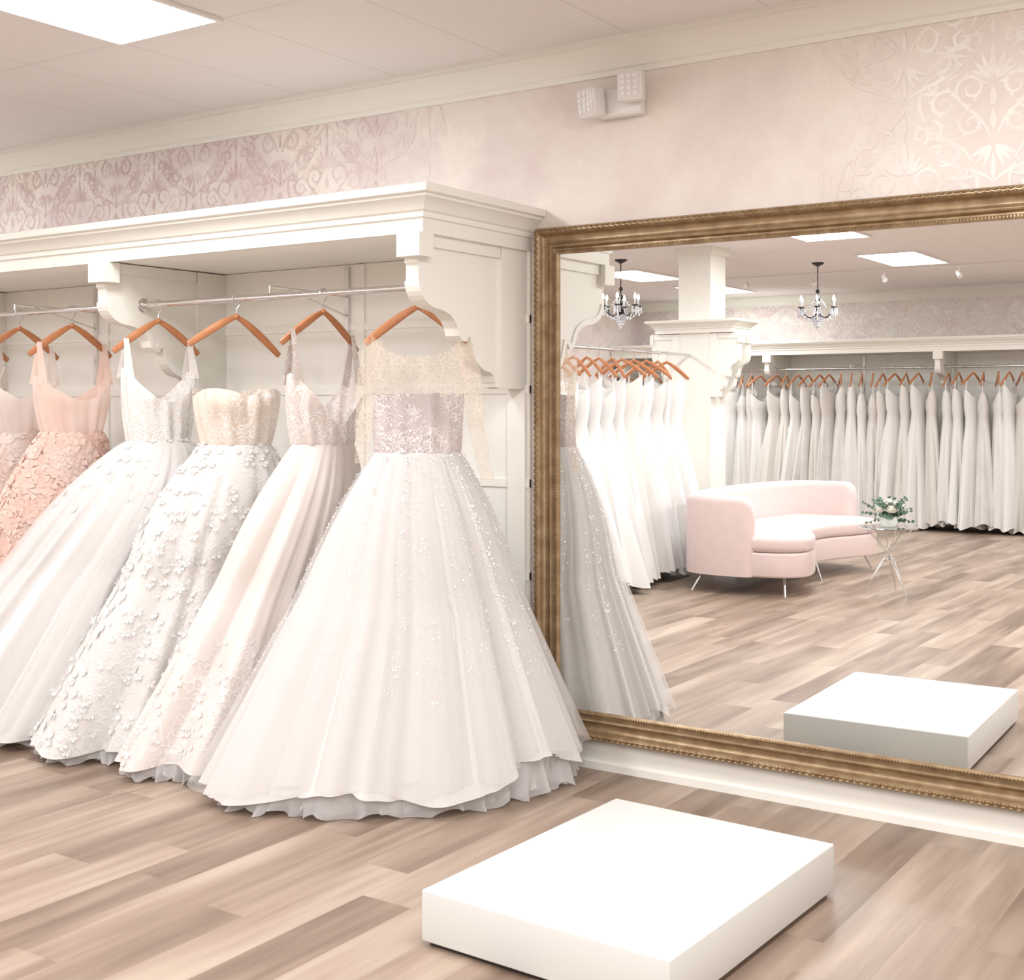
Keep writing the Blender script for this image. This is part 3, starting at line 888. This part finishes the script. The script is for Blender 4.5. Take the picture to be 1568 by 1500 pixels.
# ------------------------------------------------------------------ curved sofa
e = empty('curved_sofa', (-4.3, -6.1, 0))
def catmull(P, n=10, closed=True):
    out = []; m = len(P)
    rng = range(m) if closed else range(m-1)
    for i in rng:
        p0, p1, p2, p3 = (P[(i-1) % m], P[i], P[(i+1) % m], P[(i+2) % m]) if closed else (P[max(i-1, 0)], P[i], P[i+1], P[min(i+2, m-1)])
        for k in range(n):
            t = k/n
            out.append(tuple(.5*((2*p1[c])+(-p0[c]+p2[c])*t+(2*p0[c]-5*p1[c]+4*p2[c]-p3[c])*t*t+(-p0[c]+3*p1[c]-3*p2[c]+p3[c])*t**3) for c in range(2)))
    if not closed: out.append(tuple(P[-1]))
    return out
seat = catmull([(-4.62, -5.0), (-4.25, -4.93), (-3.92, -4.96), (-3.76, -5.16), (-3.82, -5.5), (-3.99, -5.82), (-4.04, -6.1), (-4.0, -6.4), (-3.88, -6.7), (-3.82, -7.0), (-3.95, -7.22), (-4.3, -7.26), (-4.62, -7.2), (-4.72, -6.9), (-4.78, -6.1), (-4.72, -5.3)], 8)
def slab(g, outline, z0, z1, rad):
    n = len(outline)
    area = sum(outline[i][0]*outline[(i+1) % n][1]-outline[(i+1) % n][0]*outline[i][1] for i in range(n))
    sgn = 1 if area > 0 else -1
    def inset(d):
        r = []
        for i in range(n):
            a = outline[i-1]; b = outline[(i+1) % n]; dx, dy = b[0]-a[0], b[1]-a[1]; l = math.hypot(dx, dy) or 1
            r.append((outline[i][0]-dy/l*d*sgn, outline[i][1]+dx/l*d*sgn))
        return r
    V = []; F = []; lv = []
    for k in range(5): a = pi/2*k/4; lv.append((rad*(1-sin(a)), z0+rad*(1-cos(a))))
    for k in range(5): a = pi/2*k/4; lv.append((rad*(1-cos(a)), z1-rad*(1-sin(a))))
    for d, z in lv: V += [(x, y, z) for x, y in inset(d)]
    m = len(lv)
    for i in range(m-1):
        for j in range(n): F.append((i*n+j, i*n+(j+1) % n, (i+1)*n+(j+1) % n, (i+1)*n+j))
    F.append(tuple(range(n-1, -1, -1))); F.append(tuple((m-1)*n+j for j in range(n)))
    g.add(V, F)
g = Geo()
slab(g, seat, .15, .345, .02); slab(g, seat, .347, .475, .045)
back = catmull([(-4.12, -4.965), (-4.40, -4.94), (-4.66, -5.02), (-4.78, -5.35), (-4.84, -5.75), (-4.85, -6.15), (-4.83, -6.6), (-4.76, -7.0), (-4.62, -7.24), (-4.35, -7.32), (-4.10, -7.28)], 10, False)
V = []; F = []; n = len(back)
sec_n = 16
for i, (x, y) in enumerate(back):
    a = back[max(i-1, 0)]; b = back[min(i+1, n-1)]; dx, dy = b[0]-a[0], b[1]-a[1]; l = math.hypot(dx, dy)
    nx, ny = -dy/l, dx/l
    t = i/(n-1); ed = min(t, 1-t)*3.2
    hgt = .79 if ed > .17 else .79-.16*(1-math.sqrt(max(0, 1-(1-ed/.17)**2)))
    th = .065*(1 if ed > .12 else math.sqrt(max(.05, 1-(1-ed/.12)**2)))
    for k in range(sec_n):
        if k == 0: u, z = -th, .15
        elif k == sec_n-1: u, z = th, .15
        else:
            aa = pi-pi*(k-1)/(sec_n-3); u = th*cos(aa); z = hgt-.06+.06*sin(aa)
        V.append((x+nx*u, y+ny*u, z))
for i in range(n-1):
    for k in range(sec_n): F.append((i*sec_n+k, i*sec_n+(k+1) % sec_n, (i+1)*sec_n+(k+1) % sec_n, (i+1)*sec_n+k))
F.append(tuple(range(sec_n))); F.append(tuple((n-1)*sec_n+k for k in range(sec_n-1, -1, -1)))
g.add(V, F)
g.obj('upholstery', M_velvet, e, True, 50)
g = Geo()
for (x, y, ox, oy) in ((-4.6, -5.05, -.07, .08), (-3.92, -5.08, .05, .1), (-3.97, -7.1, .05, -.1), (-4.6, -7.12, -.06, -.08), (-4.05, -6.1, .06, 0), (-4.72, -6.1, -.06, 0)):
    g.tube([(x, y, .16), (x+ox, y+oy, 0)], [.013, .008], 8)
g.obj('legs', M_chrome, e)

# ------------------------------------------------------------------ side table
TX, TY = -3.27, -5.66
e = empty('side_table', (TX, TY, 0))
g = Geo()
for k in range(3):
    a = 2*pi*k/3+.5
    for da in (-.28, .28):
        g.tube([(TX+.20*cos(a), TY+.20*sin(a), .006), (TX+.05*cos(a+da), TY+.05*sin(a+da), .27), (TX+.19*cos(a+pi+da*2), TY+.19*sin(a+pi+da*2), .525)], .005, 6)
g.tube([(TX, TY, .262), (TX, TY, .278)], .05, 18)
g.obj('hairpin_legs', M_chrome, e)
g = Geo(); g.tube([(TX, TY, .525), (TX, TY, .528), (TX, TY, .534), (TX, TY, .537)], [.234, .238, .238, .234], 48)
m, nt, out = new_mat('table_glass'); gg = N(nt)
p = gg.add('ShaderNodeBsdfGlossy'); p.inputs[1].default_value = .03; tr = gg.add('ShaderNodeBsdfTransparent'); tr.inputs[0].default_value = (.85, .92, .9, 1)
mxs = gg.add('ShaderNodeMixShader'); fr = gg.add('ShaderNodeFresnel'); fr.inputs[0].default_value = 1.7
gg.link(fr.outputs[0], mxs.inputs[0]); gg.link(tr.outputs[0], mxs.inputs[1]); gg.link(p.outputs[0], mxs.inputs[2]); gg.link(mxs.outputs[0], out.inputs[0])
g.obj('glass_top', m, e)

e = empty('flower_arrangement', (TX, TY, .54)); rnd = random.Random(5)
g = Geo(); g.tube([(TX, TY, .538), (TX, TY, .56), (TX, TY, .60), (TX, TY, .62)], [.05, .065, .07, .06], 20); g.obj('bowl', M_white, e)
g = Geo()
for _ in range(34):
    a = rnd.uniform(0, 2*pi); el = rnd.uniform(-.25, 1.2); L = rnd.uniform(.15, .28)
    d = Vector((cos(a)*cos(el), sin(a)*cos(el), sin(el)*.75)); b0 = Vector((TX, TY, .61))
    tip = b0+d*L+Vector((0, 0, -.03*(1-el)))
    g.tube([b0, b0.lerp(tip, .5)+Vector((0, 0, .015)), tip], .002, 5)
    for k in range(9):
        c = b0.lerp(tip, .3+.08*k); t = d.cross(Vector((0, 0, 1))).normalized()*(1 if k % 2 else -1)
        t = (t+Vector((rnd.uniform(-.4, .4), rnd.uniform(-.4, .4), rnd.uniform(-.2, .6)))+d*.4).normalized()
        s = rnd.uniform(.022, .036); w = t.cross(d).normalized()*s*.5
        up = t.cross(w).normalized()*.004
        c.z = max(c.z, .56)
        g.add([c, c+t*s*.5+w, c+t*s*1.2, c+t*s*.5-w, c+t*s*.6+up], [(0, 1, 4), (1, 2, 4), (2, 3, 4), (3, 0, 4)])
g.obj('eucalyptus', M_leaf, e)
g = Geo()
for (a, r, z, R) in ((0, 0, .73, .05), (1, .085, .68, .048), (2.3, .09, .675, .045), (3.5, .09, .685, .048), (4.6, .095, .67, .048), (5.6, .08, .71, .044)):
    c = Vector((TX+r*cos(a), TY+r*sin(a), z)); g.ball(c, R*.55, 10, 6)
    for layer in range(3):
        for q in range(6):
            th = q*pi/3+layer*.5; rr = R*(.5+.25*layer); V = []; F = []
            for i in range(4):
                for j in range(5):
                    aa = th+(j-2)*.22; zz = -R*.5+R*(i/3)*(1.25-.3*layer); k = rr*(.55+.45*sin(pi*.5*i/3)+(.12*layer if i == 3 else 0))
                    V.append(c+Vector((cos(aa)*k, sin(aa)*k, zz-abs(j-2)*.002*i)))
            for i in range(3):
                for j in range(4): F.append((i*5+j, i*5+j+1, i*5+6+j, i*5+5+j))
            g.add(V, F)
g.obj('roses', M_rose, e)

# ------------------------------------------------------------------ chandeliers
M_bulb = emit('candle_bulb', (1, .95, .9, 1), 10, sample=False)
M_crys = princ('crystal', (.85, .87, .92, 1), .12, .6)
def chandelier(x, y):
    e = empty('chandelier', (x, y, 2.6)); g = Geo(); c = Geo(); b = Geo()
    g.tube([(x, y, 2.999), (x, y, 2.985), (x, y, 2.96)], [.065, .06, .015], 18)
    g.tube([(x, y, 2.96), (x, y, 2.72)], .006, 8)
    for z, r in ((2.70, .022), (2.62, .03), (2.55, .022), (2.48, .035), (2.43, .02)): g.ball((x, y, z), r, 12, 8)
    g.tube([(x, y, 2.72), (x, y, 2.42)], .009, 8)
    for k in range(6):
        a = k*pi/3+.2; pts = []
        for i in range(12):
            t = i/11; r = .19*t; z = 2.48-.07*sin(pi*t*.9)+.06*t*t
            pts.append((x+r*cos(a), y+r*sin(a), z))
        g.tube(pts, .0055, 6)
        ex, ey, ez = pts[-1]
        g.tube([(ex, ey, ez), (ex, ey, ez+.008), (ex, ey, ez+.014)], [.012, .032, .034], 12)
        b.tube([(ex, ey, ez+.075), (ex, ey, ez+.09), (ex, ey, ez+.11), (ex, ey, ez+.135)], [.008, .015, .013, .002], 8, 0)
        b.tube([(ex, ey, ez+.014), (ex, ey, ez+.075)], .009, 8, 1)
        for j in range(7):
            aa = j*2*pi/7
            for q in range(3+(j % 2)):
                c.ball((ex+.03*cos(aa), ey+.03*sin(aa), ez-.012-q*.022), .009, 5, 3, sz=1.5)
        for i in range(2, 11, 2):
            px, py, pz = pts[i]
            c.ball((px, py, pz-.025), .010, 5, 3, sz=2)
            c.ball((x+.09*cos(a)*(i/10), y+.09*sin(a)*(i/10), 2.66-.012*i), .009, 5, 3, sz=1.5)
    for k in range(14):
        a = k*2*pi/14
        for q in range(4): c.ball((x+(.06-.012*q)*cos(a), y+(.06-.012*q)*sin(a), 2.42-.026*q), .010, 5, 3, sz=1.6)
    c.ball((x, y, 2.315), .018, 8, 5, sz=1.4)
    g.obj('frame', M_darkmetal, e); c.obj('crystals', M_crys, e, False, None); b.obj('candles', [M_bulb, M_white], e)
chandelier(-4.88, -8.36); chandelier(-6.45, -6.97)

e = empty('track_light', (-4.7, -9.35, 2.98)); g = Geo()
g.box((-6.4, -9.37, 2.975), (-2.6, -9.33, 2.999))
for x in (-6.1, -5.3, -4.5, -3.7, -2.9):
    g.tube([(x, -9.35, 2.975), (x, -9.35, 2.90)], .006, 8)
    g.tube([(x-.02, -9.355, 2.925), (x+.02, -9.32, 2.87)], [.022, .03], 14)
g.obj('track_and_heads', M_plastic, e)

# ------------------------------------------------------------------ world, camera
w = bpy.data.worlds.new('world'); sc.world = w; w.use_nodes = True
w.node_tree.nodes['Background'].inputs[0].default_value = (.9, .88, .86, 1)
w.node_tree.nodes['Background'].inputs[1].default_value = 0.0
cam = bpy.data.cameras.new('camera'); co = bpy.data.objects.new('camera', cam); sc.collection.objects.link(co)
co.location = (0, -4.65, 1.5); co.rotation_euler = (pi/2, 0, math.radians(34.04))
cam.lens = 45.27; cam.sensor_width = 36; cam.shift_y = -128/1568; cam.clip_start = .05; cam.clip_end = 60
sc.camera = co
sc.view_settings.view_transform = 'Standard'
sc.view_settings.look = 'None'
sc.view_settings.exposure = 0.0
